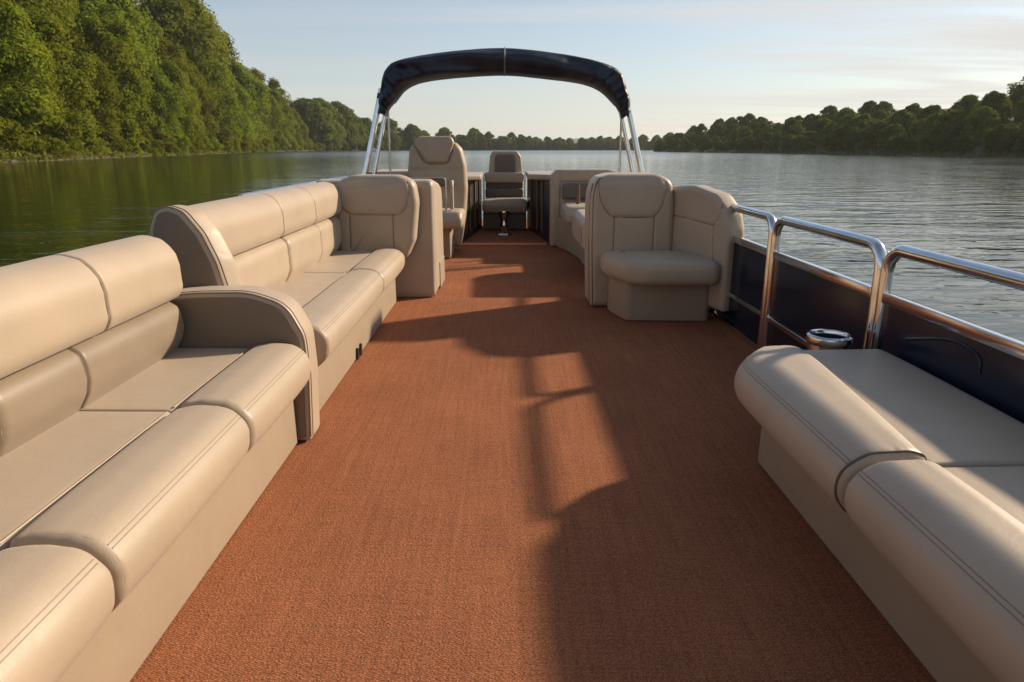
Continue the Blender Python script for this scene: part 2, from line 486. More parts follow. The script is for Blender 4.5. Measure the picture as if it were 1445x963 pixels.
# corner backrest of sofa B
def headrest_back(root, name, outline, U, seams_extra, mp, thick, mat=M_TAN, h=.016, re=.05, bulge=.012):
    g, d = panel(outline, mp, thick, re=re, rb=.04, bulge=bulge, seams=[(s, .010, .008) for s in seams_extra] + [(U, .006, .006)], raises=[(list(U), h, .05)], ds=.014, K=44)
    p = part(name, g, mat, root)
    pieces('seam', [seam_tube(U, d, mp, .0032)] + [seam_tube(s, d, mp, .0024) for s in seams_extra], M_WELT, p)
    return p
cb_o = fillet([(-1.315, .26), (-1.325, .80), (-1.30, .955), (-1.16, 1.005), (-.80, 1.003), (-.695, .955), (-.672, .80), (-.705, .50), (-.76, .38), (-.86, .30)],
              [.02, .3, .09, .2, .2, .09, .2, .1, .08, .03], 8)
U1 = catmull([(-1.292, .90), (-1.285, .82), (-1.262, .765), (-1.205, .712), (-1.15, .706), (-.86, .703), (-.81, .707), (-.765, .76), (-.74, .83), (-.732, .89), (-.742, .96)], 6)
def cb_map(u, v, w): return np.stack([u, 5.395 + w, v], 1)
headrest_back(B, 'corner_backrest', cb_o, U1, [[(-1.205, .705), (-1.212, .44)], [(-.866, .700), (-.870, .44)]], cb_map, .20)

# console block behind the corner backrest
prof = resample(fillet([(5.60, .005), (5.60, .955), (5.75, .962), (6.20, .915), (6.42, .87), (6.47, .70), (6.47, .005)], [.01, .05, .1, .3, .1, .1, .01], 8), .03)
cons = thing('seat_back_unit', 'tall tan upholstered block behind the corner backrest on the left', 'seat unit', (-1.0, 6.0, 0))
part('body', sweep(prof, -1.52, -.572, r=.04, mp=YZ), M_TAN, cons)
part('piping', tube([(-.5745, 5.66, z) for z in (.03, .4, .91)], .004, 6), M_STITCH, cons)
part('kick_panel', box(-.60, -.562, 5.98, 6.40, .004, .24, .01), M_BASE, cons)

# ------------------------------------------------------------------ captain chair (helm)
hc = thing('captain_chair', 'tall tan captain chair with winged back and padded headrest', 'chair', (-.8, 8.2, 0))
hs_o = fillet([(-1.10, .10), (-1.125, .90), (-1.09, 1.20), (-1.03, 1.285), (-.56, 1.27), (-.49, 1.20), (-.445, 1.02), (-.432, .75), (-.46, .42), (-.52, .06)],
              [.03, .3, .1, .07, .07, .1, .3, .3, .3, .05], 8)
def hm(u, v, w): return np.stack([u, 8.16 + w, v], 1)
U2 = catmull([(-1.05, 1.27), (-1.00, 1.20), (-.945, 1.09), (-.885, 1.035), (-.80, 1.03), (-.70, 1.03), (-.655, 1.045), (-.62, 1.12), (-.585, 1.21), (-.56, 1.26)], 6)
g, d = panel(hs_o, hm, .34, re=.06, rb=.08, bulge=.02, seams=[(U2, .012, .012), ([(-1.07, .95), (-.85, .965), (-.55, .96)], .012, .02)], K=40)
hb = part('chair_back', g, M_TAN, hc)
part('seam', seam_tube(U2, d, hm, .004), M_WELT, hb)
hp_o = fillet([(-1.045, 1.27), (-.89, 1.04), (-.655, 1.04), (-.565, 1.27), (-.60, 1.335), (-.98, 1.338)], [.07, .06, .06, .07, .05, .05], 8)
def hm2(u, v, w): return np.stack([u, 8.115 + w + .12 * np.clip(v - 1.25, 0, 1), v], 1)
g, d = panel(hp_o, hm2, .10, re=.03, rb=.03, bulge=.018)
part('headrest_pad', g, M_TAN, hc)
hs = resample(fillet([(7.52, .36), (7.50, .46), (7.56, .535), (7.75, .545), (8.20, .52), (8.20, .36)], [.04, .06, .06, .1, .02, .02], 8), .02)
part('seat_cushion', sweep(hs, -1.06, -.455, r=.05, bulge=.008, mp=YZ), M_TAN, hc)
part('pedestal_box', box(-1.0, -.60, 7.66, 8.2, .004, .37, .02), M_BASE, hc)
ap = fillet([(-.615, 8.15, .70), (-.60, 8.14, .83), (-.575, 7.68, .84), (-.57, 7.62, .56)], [.01, .05, .06, .01], 6, closed=False)
part('arm_loop', tube(ap, .022, 10), M_TAN, hc)
part('arm_post', tube([(-.636, 7.60, .50), (-.632, 7.60, .88)], .014, 10), M_CHROME, hc)
part('arm_pad', box(-1.02, -.63, 7.58, 7.68, .80, .90, .03), M_DTAN, hc)

sc1 = thing('side_console', 'low tan topped console beyond the captain chair beside the left rail', 'console', (-1.35, 8.6, 0))
part('cabinet', box(-1.60, -1.15, 8.25, 9.3, .004, .86, .02), M_DARK, sc1)
part('countertop', box(-1.62, -1.08, 8.22, 9.32, .862, .94, .03), M_TAN, sc1)

# ------------------------------------------------------------------ flanking cabinets and aft seat
def cabinet(s, label, fp, top_fp, ztop, slats):
    r = thing('storage_cabinet', label, 'cabinet', (s * .95, 9.9, 0), 'dark slatted cabinets at the far end of the aisle')
    part('body', prism(fp, .004, ztop - .075, .01, .01), M_DARK, r)
    part('countertop', prism(top_fp, ztop - .072, ztop, .02, .04), M_TAN, r)
    for (x, y) in slats:
        part('slat', tube([(x, y, .10), (x, y, ztop - .10)], .017, 8), M_WOOD, r)
    return r
def lerp(a, b, t): return (a[0] + (b[0] - a[0]) * t, a[1] + (b[1] - a[1]) * t)
Lp, Lq = (-.545, 9.05), (-.345, 10.75)
cabinet(-1, 'dark slatted cabinet with tan top left of the far pedestal chair', [Lp, Lq, (-1.5, 10.75), (-1.5, 9.35)],
        [(-.55, 9.35), (-.315, 9.55), (-.315, 10.78), (-1.5, 10.78), (-1.5, 9.35)], .855,
        [(lerp(Lp, Lq, t)[0] + .012, lerp(Lp, Lq, t)[1]) for t in (.12, .3, .55, .8)])
Rp, Rq = (.590, 8.98), (.355, 10.75)
cabinet(1, 'dark slatted cabinet with tan top right of the far pedestal chair', [Rp, (1.5, 8.98), (1.5, 10.75), Rq],
        [(.325, 9.45), (.62, 9.2), (1.5, 9.2), (1.5, 10.78), (.325, 10.78)], .87,
        [(lerp(Rp, Rq, t)[0] - .012, lerp(Rp, Rq, t)[1]) for t in (.25, .45, .75)])
af = thing('pedestal_chair', 'small tan chair with dark inset headrest facing the aisle at the far end', 'chair', (.02, 11, 0))
ao = fillet([(-.24, .80), (-.215, 1.10), (-.17, 1.165), (.21, 1.165), (.265, 1.09), (.30, .80)], [.03, .1, .06, .06, .1, .03], 8)
def afm(u, v, w): return np.stack([u, 11.0 + w, v], 1)
inner = fillet([(-.145, .83), (-.14, 1.12), (.175, 1.12), (.18, .83)], [.02, .05, .05, .02], 6)
g, d = panel(ao, afm, .16, re=.03, rb=.04, bulge=.0, seams=[(list(inner) + [inner[0]], .008, .012)])
bk = part('backrest', g, M_TAN, af)
g, d = panel(fillet([(-.14, .835), (-.135, 1.115), (.17, 1.115), (.175, .835)], [.02, .05, .05, .02], 6), lambda u, v, w: np.stack([u, 10.985 + w, v], 1), .03, re=.012, rb=.005, bulge=.006)
part('headrest_inset', g, M_DTAN, bk)
part('lumbar_cushion', sweep(resample(fillet([(-.295, .685), (.305, .685), (.315, .845), (-.305, .845)], .04, 6), .02), 10.93, 11.15, r=.03), M_TAN, af)
part('back_gap', box(-.29, .30, 11.0, 11.14, .60, .69, .01), M_DTAN, af)
part('back_cushion', sweep(resample(fillet([(-.295, .45), (.305, .45), (.305, .60), (-.295, .60)], .03, 6), .02), 10.94, 11.15, r=.03), M_DTAN, af)
part('seat_cushion', sweep(resample(fillet([(10.42, .27), (10.40, .38), (10.46, .455), (10.95, .455), (10.95, .27)], [.03, .06, .06, .02, .02], 8), .02), -.33, .355, r=.05, mp=YZ, bulge=.01), M_TAN, af)
part('seat_base', box(-.32, .34, 10.5, 11.15, .004, .27, .02), M_DTAN, af)
for s, nx in ((-1, -.315), (1, .325)):
    part('side_frame', tube(fillet([(nx, 10.95, .30), (nx, 10.95, .80), (nx, 11.1, .86)], .03, 5, closed=False), .013, 10), M_CHROME, af)
tp = thing('table_pedestal', 'short chrome pedestal post standing on the carpet before the far chair', 'pedestal', (0, 9.95, 0))
part('flange', lathe([(0, .03), (.035, .03), (.045, .022), (.10, .012), (.11, .001), (0, .001)], (0, 9.95, 0)), M_CHROME, tp)
part('post', lathe([(0, .34), (.075, .34), (.08, .31), (.055, .25), (.045, .20), (.06, .15), (.06, .10), (.04, .06), (.04, .02), (0, .02)], (0, 9.95, 0)), M_CHROME, tp)

# ------------------------------------------------------------------ right rear lounge
rl = thing('lounge_sofa', 'tan vinyl lounge with two rounded cushions right of the aisle behind the corner chair', 'sofa', (1.05, 7.6, 0))
ro = fillet([(.585, .006), (.578, .88), (.66, .955), (1.30, .955), (1.50, .90), (1.55, .006)], [.02, .08, .06, .1, .1, .02], 8)
def rlm(u, v, w): return np.stack([u, 8.62 + w, v], 1)
rec = fillet([(.705, .60), (.705, .80), (1.42, .80), (1.42, .60)], .02, 4)
g, d = panel(ro, rlm, .26, re=.05, rb=.05, bulge=.01, seams=[([(.70, .80), (1.45, .80)], .02, .012), ([(.70, .02), (.70, .92)], .012, .012)])
rb_ = part('backrest', g, M_TAN, rl)
part('lumbar_cushion', sweep(resample(fillet([(.715, .60), (1.44, .60), (1.44, .79), (.715, .79)], .03, 6), .02), 8.53, 8.68, r=.03), M_DTAN, rl)
part('seat_cushion', sweep(resample(fillet([(7.82, .37), (7.80, .48), (7.87, .56), (8.62, .56), (8.62, .37)], [.04, .06, .06, .02, .02], 8), .02), .70, 1.5, r=.05, mp=YZ, bulge=.01), M_TAN, rl)
part('seat_cushion', sweep(resample(fillet([(6.15, .30), (6.15, .58), (7.05, .60), (7.18, .52), (7.18, .38), (7.05, .30)], [.04, .05, .07, .07, .06, .05], 8), .02), .70, 1.5, r=.07, mp=YZ, bulge=.012), M_TAN, rl)
part('base', prism([(.60, 8.86), (.76, 8.2), (.84, 7.6), (.84, 6.2), (1.5, 6.2), (1.5, 8.86)], .004, .38, .02, .05), M_BASE, rl)
part('arm_post', tube([(.875, 8.2, .55), (.872, 8.2, .80)], .022, 10), M_WOOD, rl)

# ------------------------------------------------------------------ right corner chair
cc = thing('corner_chair', 'tan vinyl corner chair facing the camera beside the right rail', 'chair', (1.08, 5.0, 0))
co = fillet([(.672, .006), (.652, .55), (.652, .86), (.685, .985), (.80, 1.018), (1.16, 1.018), (1.262, .965), (1.288, .80), (1.305, .006)],
            [.02, .4, .3, .09, .2, .2, .09, .3, .02], 8)
def ccm(u, v, w): return np.stack([u, 5.205 + w, v], 1)
U3 = catmull([(.705, .96), (.712, .89), (.742, .79), (.80, .715), (.845, .702), (1.09, .700), (1.14, .712), (1.185, .775), (1.21, .87), (1.212, .92), (1.190, .975)], 6)
cb2 = headrest_back(cc, 'backrest', co, U3, [[(.835, .698), (.835, .44)], [(1.136, .698), (1.138, .44)]], ccm, .40)
pieces('piping', [tube(ccm(np.array([.690, .672, .672, .690, .72]), np.array([.02, .5, .85, .95, .99]), np.array([.010, .012, .012, .014, .02])), .0045, 6),
                    tube(ccm(np.array([.668, .652, .652, .668]), np.array([.02, .5, .85, .95]), np.array([.05, .05, .05, .05])), .0035, 6)], M_WELT, cb2)
# side back along the rail
a0 = np.array([1.285, 5.26]); a1 = np.array([1.515, 4.60]); dd = (a1 - a0); Ls = np.linalg.norm(dd); dd /= Ls; nd = np.array([-dd[1], dd[0]])
if nd[0] < 0: nd = -nd
so = fillet([(-.16, .10), (-.16, .915), (.22, .945), (.50, .90), (.64, .80), (.685, .66), (.685, .10)], [.01, .03, .3, .15, .15, .15, .02], 8)
def sm(u, v, w):
    return np.stack([a0[0] + dd[0] * u + nd[0] * w, a0[1] + dd[1] * u + nd[1] * w, v], 1)
g, d = panel(so, sm, .16, re=.035, rb=.05, bulge=.012, seams=[([(-.1, .718), (.30, .70), (.52, .685)], .008, .008), (catmull([(.52, .685), (.575, .76), (.60, .86)], 6), .006, .008), ([(.52, .685), (.545, .4)], .006, .008)])
sb = part('side_backrest', g, M_TAN, cc)
pieces('seam', [seam_tube([(.02, .714), (.30, .70), (.52, .685)], d, sm, .003), seam_tube(catmull([(.52, .685), (.575, .76), (.60, .84)], 6), d, sm, .0022), seam_tube([(.52, .685), (.545, .45)], d, sm, .0022)], M_WELT, sb)
st_o = fillet([(.735, 5.22), (.735, 4.97), (.85, 4.66), (.98, 4.60), (1.485, 4.60), (1.50, 4.75), (1.33, 5.22)], [.03, .12, .1, .1, .06, .05, .03], 8)
def stm(u, v, w): return np.stack([u, v, .452 - w], 1)
Sg = catmull([(.90, 5.18), (.90, 5.08), (.925, 4.98), (1.0, 4.93), (1.15, 4.90)], 6)
g, d = panel(st_o, stm, .165, re=.065, rb=.05, bulge=.014, seams=[(Sg, .012, .02)])
part('seat_cushion', g, M_TAN, cc)
part('base', prism([(.80, 5.22), (.80, 5.06), (.875, 4.77), (1.47, 4.74), (1.49, 5.22)], .004, .30, .01, .05), M_BASE, cc)

# ------------------------------------------------------------------ right bench
bn = thing('chaise_bench', 'backless tan vinyl bench in the right foreground beside the navy rail panels', 'bench', (1.25, 1.2, 0))
def rmir(cx):
    pts = [(1.21, .25), (1.21, .433), (1.12, .447), (.945, .443), (.868, .390), (.868, .31), (.915, .255), (1.0, .245)]
    return soften(resample(fillet(pts, [.01, .02, .1, .07, .07, .06, .05, .02], 8), .009), 6)
RROLL = rmir(0)
def rwarp(P, T):
    P = np.array(P); T = np.array(T)
    k = np.clip((2.66 - T) / 1.0, 0, 1)                       # far end of the roll is wider on the pad side
    e = np.clip((T - 2.34) / .32, 0, 1) ** 2.4
    P[:, 0] = P[:, 0] - k * .105 * np.clip((P[:, 0] - .98) / .22, 0, 1) + e * .16 * np.clip((1.2 - P[:, 0]) / .33, 0, 1)
    P[:, 1] = P[:, 1] - e * .012 * (P[:, 1] > .35)
    return P, T
for a, b in ((1.595, 2.66), (.55, 1.59), (-.4, .545)):
    c = part('seat_roll', sweep(RROLL, a + .003, b - .003, r=.035, bulge=.006, warp=rwarp, pucker=.0007), M_TAN, bn)
    stitch_pair(RROLL, a, b, (.895, .425), gap=.011, parent=c, warp=rwarp)
    def wr(t):
        q = ccw(np.array(RROLL)); n = normals2(q); P, T = rwarp(q - n * .004, np.full(len(q), t)); return XZ(P[:, 0], P[:, 1], T)
    part('welt', tube(wr(a + .022), .0042, 6, closed=True), M_WELT, c)
RPAD = resample(fillet([(1.09, .26), (1.545, .26), (1.545, .418), (1.09, .412)], [.01, .01, .03, .015], 6), .014)
for a, b in ((1.605, 2.655), (.56, 1.60), (-.4, .555)):
    part('seat_pad', sweep(RPAD, a + .003, b - .003, r=.018, bulge=.006), M_TAN, bn)
part('base', prism([(1.0, -.4), (1.0, 2.46), (1.06, 2.56), (1.5, 2.60), (1.5, -.4)], .004, .26, .01, .05), M_BASE, bn)

# ------------------------------------------------------------------ rails
def rail_section(label, y0, y1, x=1.57, zt=.812, lower=True):
    r = thing('rail_section', label, 'railing', (x, (y0 + y1) / 2, 0), 'chrome and navy rail sections along the right side')
    part('frame', tube(fillet([(x, y0, .012), (x, y0, zt), (x, y1, zt), (x, y1, .012)], [0, .10, .10, 0], 10, closed=False), .0255, 16), M_CHROME, r)
    part('mid_bar', box(x - .019, x + .014, y0 + .018, y1 - .018, .588, .634, .006), M_CHROME, r)
    part('low_bar', box(x - .014, x + .014, y0 + .02, y1 - .02, .215, .245, .004), M_CHROME, r)
    part('toe_bar', box(x - .02, x + .02, y0 + .02, y1 - .02, .004, .035, .004), M_CHROME, r)
    part('navy_panel', box(x - .004, x + .010, y0 + .02, y1 - .02, .034, .598, .002), M_NAVY, r)
    return r
rail_section('rail section with navy panel next to the tan corner chair', 3.987, 4.933)
rail_section('rail section with navy panel mostly hidden behind the corner chair', 4.984, 7.3)
rail_section('middle rail section with navy panel behind the chrome cup holder', 2.802, 3.936)
nr = rail_section('nearest rail section with navy panel alongside the foreground bench', .35, 2.751)
part('moulded_ridge', tube([(1.5665, y, z) for y, z in catmull([(2.54, .487), (2.31, .55), (2.19, .552), (2.13, .53), (2.12, .485)], 6)], .007, 6), M_NAVY, nr)

cup = thing('cup_holder', 'round chrome cup holder between the bench end and the rail', 'cup holder', (1.375, 2.77, .37))
part('ring', lathe([(.070, .04), (.086, .042), (.093, .058), (.090, .075), (.080, .083), (.070, .080), (.066, .066), (.066, .0)], (1.375, 2.77, .364), 48), M_CHROME, cup)
part('well', lathe([(.065, .068), (.062, -.02), (.0, -.02)], (1.375, 2.77, .364), 36), M_BLACK, cup)
part('body', lathe([(.0, -.02), (.078, -.02), (.082, .045), (.070, .05)], (1.375, 2.77, .362), 36), M_CHROME, cup)
part('shelf', box(1.20, 1.545, 2.69, 2.90, .315, .340, .006), M_BLACK, cup)

# left rail glimpsed behind the sofa back
lr = thing('rail_section', 'silver rail tube glimpsed behind the far left sofa backrest', 'railing', (-1.63, 5, 0))
part('frame', tube(fillet([(-1.645, 4.3, .0), (-1.645, 4.3, .905), (-1.645, 7.4, .905), (-1.645, 7.4, .0)], [0, .1, .1, 0], 10, closed=False), .024, 12), M_ALU, lr)
part('side_panel', box(-1.665, -1.65, 4.32, 7.38, .02, .62, .003), M_NAVY, lr)

# ------------------------------------------------------------------ bimini
bi = thing('bimini_top', 'folded navy canvas bimini top on chrome frame arching over the aisle', 'bimini', (0, 8.2, 0))
top = [(-1.425, 1.60), (-1.405, 1.72), (-1.372, 1.84), (-1.305, 2.045), (-1.113, 2.152), (-.557, 2.232), (.011, 2.262), (.629, 2.206), (1.108, 2.112), (1.305, 2.012), (1.385, 1.84), (1.425, 1.72), (1.440, 1.60)]
bot = [(-1.325, 1.55), (-1.29, 1.63), (-1.211, 1.72), (-1.086, 1.85), (-.86, 1.93), (-.45, 1.975), (.011, 1.995), (.50, 1.955), (.90, 1.90), (1.10, 1.82), (1.24, 1.70), (1.31, 1.60), (1.335, 1.52)]
T = catmull(top, 14); Bt = catmull(bot, 14); V = []; K = len(T); SEG = 44
for k in range(K):
    c = (T[k] + Bt[k]) / 2; h = (T[k] - Bt[k]) / 2; t = k / (K - 1)
    dep = .24 * (math.sin(math.pi * min(max(t * 1.0, .06), .94)) ** .6) + .02
    for i in range(SEG):
        a = 2 * math.pi * i / SEG
        s = math.sin(a); co_ = math.cos(a)
        wr_ = 1 + .05 * math.sin(9 * t * 6.28 + 3 * a) +   .025 * math.sin(23 * t * 6.28 - 2 * a) + .08 * math.sin(5 * a + 14 * t) + .012 * math.sin(41 * t * 6.28 + a)
        yy = 8.2 - dep * np.sign(co_) * abs(co_) ** .7 * wr_ - .04
        q = c + h * np.sign(s) * abs(s) ** .8
        V.append((q[0], yy, q[1]))
Fc = [(k * SEG + i, k * SEG + (i + 1) % SEG, (k + 1) * SEG + (i + 1) % SEG, (k + 1) * SEG + i) for k in range(K - 1) for i in range(SEG)]
Fc += [tuple(range(SEG)), tuple((K - 1) * SEG + i for i in range(SEG))]
cv = part('canvas', (np.array(V), Fc), M_CANVAS, bi, angle=60)
Va = np.array(V).reshape(K, SEG, 3)
part('hem', tube(Va[24:K - 24, 30] + np.array([0, -.006, 0]), .009, 6), M_HEM, cv)
km = K // 2
part('center_band', tube(np.array([Va[km, i] + (Va[km, i] - Va[km].mean(0)) * .004 for i in range(SEG)]), .010, 6, closed=True), M_HEM, cv)
for s in (-1, 1):
    ft = np.array([s * 1.585, 8.05, .93]); shp = np.array([s * 1.375 if s > 0 else -1.385, 8.12, 1.76])
    dirv = (shp - ft); lo = ft - dirv * .75
    part('main_leg', tube([lo, ft, shp, shp + dirv * .1], .033, 14), M_CHROME, bi)
    off = np.array([-s * .095, .06, 0]); 
    part('brace_leg', tube([lo + off * 1.0, ft + off, shp + off * .75 + np.array([0, 0, -.05])], .024, 12), M_CHROME, bi)
    xs = 1.345 if s > 0 else -1.315
    part('strut', tube([(xs + s * .02, 8.25, .30), (xs + (.0 if s < 0 else .0), 8.2, 1.66)], .013, 10), M_CHROME, bi)
    part('hinge', tube([shp - dirv * .03, shp + dirv * .04], .036, 12), M_BLACK, bi)
    part('foot_mount', tube([ft - dirv * .02, ft + dirv * .05], .035, 12), M_CHROME, bi)

# ------------------------------------------------------------------ terrain and water
WZ = -.65
SHORE = [(-45, -160), (-58, 20), (-66, 88), (-84, 160), (-93, 212), (-113, 300), (-143, 450), (-150, 620), (-110, 760), (0, 850), (90, 870), (175, 850), (150, 640), (98, 460), (106, 300), (114, 155), (122, 55), (130, -160)]
S = catmull(SHORE, 6); 
tg = np.gradient(S, axis=0); nrm = np.stack([-tg[:, 1], tg[:, 0]], 1); nrm /= np.linalg.norm(nrm, axis=1)[:, None]   # points inland (left of travel)
side_k = np.interp(np.arange(len(S)), [0, 36, 44, 60, 66, 78, len(S) - 1], [1, 1, .6, .4, .5, 1.0, 1.0])
OFFS = [-4, 0, 1.5, 5, 12, 25, 50, 100, 220, 500]
HGT = [-1.2, WZ - .05, -.2, .4, 2.0, 6.0, 13, 19, 24, 28]
V = []
for o, h in zip(OFFS, HGT):
    for i in range(len(S)):
        jit = RNG.uniform(-.6, .6) if 0 <= o < 3 else 0
        p = S[i] + nrm[i] * (o + jit)
        V.append((p[0], p[1], h if h < 0 else h * side_k[i]))
n = len(S)
Fc = [(r * n + i, r * n + i + 1, (r + 1) * n + i + 1, (r + 1) * n + i) for r in range(len(OFFS) - 1) for i in range(n - 1)]
M_EARTH = plain('bank_earth', (.10, .085, .045), .95, bs=.5, var=.45, bump=.3)
single('terrain', (np.array(V), Fc), M_EARTH, kind='structure', label='low wooded banks rising round the lake')
def ground_h(k, off): return np.interp(off, OFFS, HGT) * (side_k[k] if off > 4 else 1)

def water_mat():
    m, nt, b = newmat('lake_water'); L = nt.links.new
    g = N(nt, 'ShaderNodeNewGeometry')
    b.inputs['Base Color'].default_value = (.020, .026, .006, 1)
    b.inputs['Roughness'].default_value = .045; b.inputs['IOR'].default_value = 1.333
    def layer(sx, sy, rot, det):
        mp = N(nt, 'ShaderNodeMapping'); mp.inputs['Scale'].default_value = (sx, sy, 1); mp.inputs['Rotation'].default_value = (0, 0, R(rot))
        L(g.outputs['Position'], mp.inputs[0])
        nz = N(nt, 'ShaderNodeTexNoise', Scale=1.0, Detail=det, Roughness=.5, Distortion=.9); L(mp.outputs[0], nz.inputs['Vector']); return nz.outputs[0]
    a = layer(.27, .80, 9, 4.0); c = layer(1.1, 2.6, -14, 3.0); e = layer(.05, .03, 0, 2.0)
    # calm patch in the lee of the left bank, ripples to the right
    sx = N(nt, 'ShaderNodeSeparateXYZ'); L(g.outputs['Position'], sx.inputs[0])
    mr = N(nt, 'ShaderNodeMapRange', From_Min=-40.0, From_Max=12.0, To_Min=.10, To_Max=1.0); L(sx.outputs[0], mr.inputs[0])
    mr2 = N(nt, 'ShaderNodeMapRange', From_Min=.35, From_Max=.65, To_Min=.55, To_Max=1.1); L(e, mr2.inputs[0])
    am = N(nt, 'ShaderNodeMath', operation='MULTIPLY'); L(mr.outputs[0], am.inputs[0]); L(mr2.outputs[0], am.inputs[1])
    s1 = N(nt, 'ShaderNodeMath', operation='MULTIPLY'); L(c, s1.inputs[0]); s1.inputs[1].default_value = .28
    s2 = N(nt, 'ShaderNodeMath', operation='ADD'); L(a, s2.inputs[0]); L(s1.outputs[0], s2.inputs[1])
    bm = N(nt, 'ShaderNodeBump', Distance=.105); L(s2.outputs[0], bm.inputs['Height']); L(am.outputs[0], bm.inputs['Strength'])
    ln = N(nt, 'ShaderNodeVectorMath', operation='LENGTH'); L(g.outputs['Position'], ln.inputs[0])
    fd = N(nt, 'ShaderNodeMapRange', From_Min=25.0, From_Max=260.0, To_Min=1.0, To_Max=.85); L(ln.outputs['Value'], fd.inputs[0])
    am2 = N(nt, 'ShaderNodeMath', operation='MULTIPLY'); L(am.outputs[0], am2.inputs[0]); L(fd.outputs[0], am2.inputs[1]); L(am2.outputs[0], bm.inputs['Strength'])
    rd = N(nt, 'ShaderNodeMapRange', From_Min=25.0, From_Max=300.0, To_Min=.035, To_Max=.22); L(ln.outputs['Value'], rd.inputs[0]); L(rd.outputs[0], b.inputs['Roughness'])
    L(bm.outputs[0], b.inputs['Normal'])
    return m
single('water', plane(-3000, 3000, -1500, 6500, WZ), water_mat(), kind='structure', label='rippled lake water around the boat')

# far blue hills beyond the end of the lake
V = []; xs = np.linspace(-700, 2200, 60)
for r_, (dy, k) in enumerate(((0, 0.), (120, .55), (300, 1.), (700, .8))):
    for i, x in enumerate(xs):
        V.append((x, 3900 + dy, -1 + k * (50 + 8 * math.sin(x * .004) + 6 * math.sin(x * .013 + 1) + 2 * math.sin(x * .05))))
Fc = [(r * 60 + i, r * 60 + i + 1, (r + 1) * 60 + i + 1, (r + 1) * 60 + i) for r in range(3) for i in range(59)]
single('hills', (np.array(V), Fc), plain('far_hill_woods', (.045, .06, .03), .95, bs=.02, var=.3), kind='structure', label='low hazy blue hills on the horizon')

# ------------------------------------------------------------------ trees
def leaf_mat(name, col):
    m, nt, b = newmat(name); L = nt.links.new
    nt.nodes.remove(b); out = [x for x in nt.nodes if x.type == 'OUTPUT_MATERIAL'][0]
    oi = N(nt, 'ShaderNodeObjectInfo'); g = N(nt, 'ShaderNodeNewGeometry')
    n1 = N(nt, 'ShaderNodeTexNoise', Scale=.45, Detail=4.0); L(g.outputs['Position'], n1.inputs['Vector'])
    c = np.array(col)
    rp = ramp(nt, n1.outputs[0], [(.3, tuple(c * .68)), (.55, tuple(c)), (.75, (c[0] * 1.5, c[1] * 1.3, c[2] * .9))])
    hs = N(nt, 'ShaderNodeHueSaturation'); L(rp.outputs[0], hs.inputs['Color'])
    mr = N(nt, 'ShaderNodeMapRange', To_Min=.78, To_Max=1.3); L(oi.outputs['Random'], mr.inputs[0]); L(mr.outputs[0], hs.inputs['Value'])
    mr2 = N(nt, 'ShaderNodeMapRange', To_Min=.488, To_Max=.522); L(oi.outputs['Random'], mr2.inputs[0]); L(mr2.outputs[0], hs.inputs['Hue'])
    d = N(nt, 'ShaderNodeBsdfDiffuse'); t = N(nt, 'ShaderNodeBsdfTranslucent'); mx = N(nt, 'ShaderNodeMixShader')
    L(hs.outputs[0], d.inputs[0]); L(hs.outputs[0], t.inputs[0]); mx.inputs[0].default_value = .45
    L(d.outputs[0], mx.inputs[1]); L(t.outputs[0], mx.inputs[2]); L(mx.outputs[0], out.inputs[0])
    return m
M_LEAF = leaf_mat('bank_foliage', (.188, .208, .020))
M_LEAFD = leaf_mat('dark_foliage', (.150, .170, .026))
M_BARK = plain('bark', (.09, .07, .05), .9, bs=3, var=.3)
M_REED = leaf_mat('bank_grass', (.16, .15, .035))

def leaf_quads(P, Nn, size, rng):
    """leaf-sized faces at points P facing about Nn"""
    m = len(P)
    ref = rng.normal(size=(m, 3)); u = np.cross(Nn, ref); u /= np.linalg.norm(u, axis=1)[:, None] + 1e-9
    w = np.cross(Nn, u); s = size * rng.uniform(.6, 1.35, m)[:, None]
    V = np.empty((m, 4, 3)); V[:, 0] = P - u * s; V[:, 1] = P - w * s * .62; V[:, 2] = P + u * s; V[:, 3] = P + w * s * .62
    return V.reshape(-1, 3)

def crown_mesh(name, H, Rr, nclump, per, size, mat, seed, low=.03, droop=0., shape=.55, crs=(.20, .38), jit=.36):
    rng = np.random.RandomState(seed); P, Nn = [], []
    for k in range(nclump):
        u = rng.uniform() ** .85
        z = H * (low + (1 - low) * u * .94)
        env = Rr * (max(.06, 1 - (max(0., u - shape) / (1 - shape)) ** 1.9)) ** .62 * (.72 + .28 * min(1, u / .25))
        a = rng.uniform(0, 2 * math.pi); rad = env * rng.uniform(.35, .90)
        c = np.array([rad * math.cos(a), rad * math.sin(a), z])
        cr = Rr * rng.uniform(*crs) * (1 if u < .8 else .75)
        d = rng.normal(size=(per, 3)); d /= np.linalg.norm(d, axis=1)[:, None]
        d[:, 2] = np.where(d[:, 2] < -.35, -d[:, 2], d[:, 2])
        rr = cr * rng.uniform(.55, 1.18, per)[:, None]
        sc3 = np.array([1, 1, .85 + droop])
        q = c + d * rr * sc3
        nn = d * .9 + rng.normal(size=(per, 3)) * jit + np.array([0, 0, .15]); nn /= np.linalg.norm(nn, axis=1)[:, None]
        P.append(q); Nn.append(nn)
    P = np.vstack(P); Nn = np.vstack(Nn)
    V = leaf_quads(P, Nn, size, rng); m = len(P)
    me = bpy.data.meshes.new(name)
    me.vertices.add(4 * m); me.vertices.foreach_set('co', V.astype(np.float32).ravel())
    me.loops.add(4 * m); me.loops.foreach_set('vertex_index', np.arange(4 * m, dtype=np.int32))
    me.polygons.add(m); me.polygons.foreach_set('loop_start', np.arange(0, 4 * m, 4, dtype=np.int32))
    me.update(calc_edges=True); me.validate(); me.materials.append(mat)
    return me
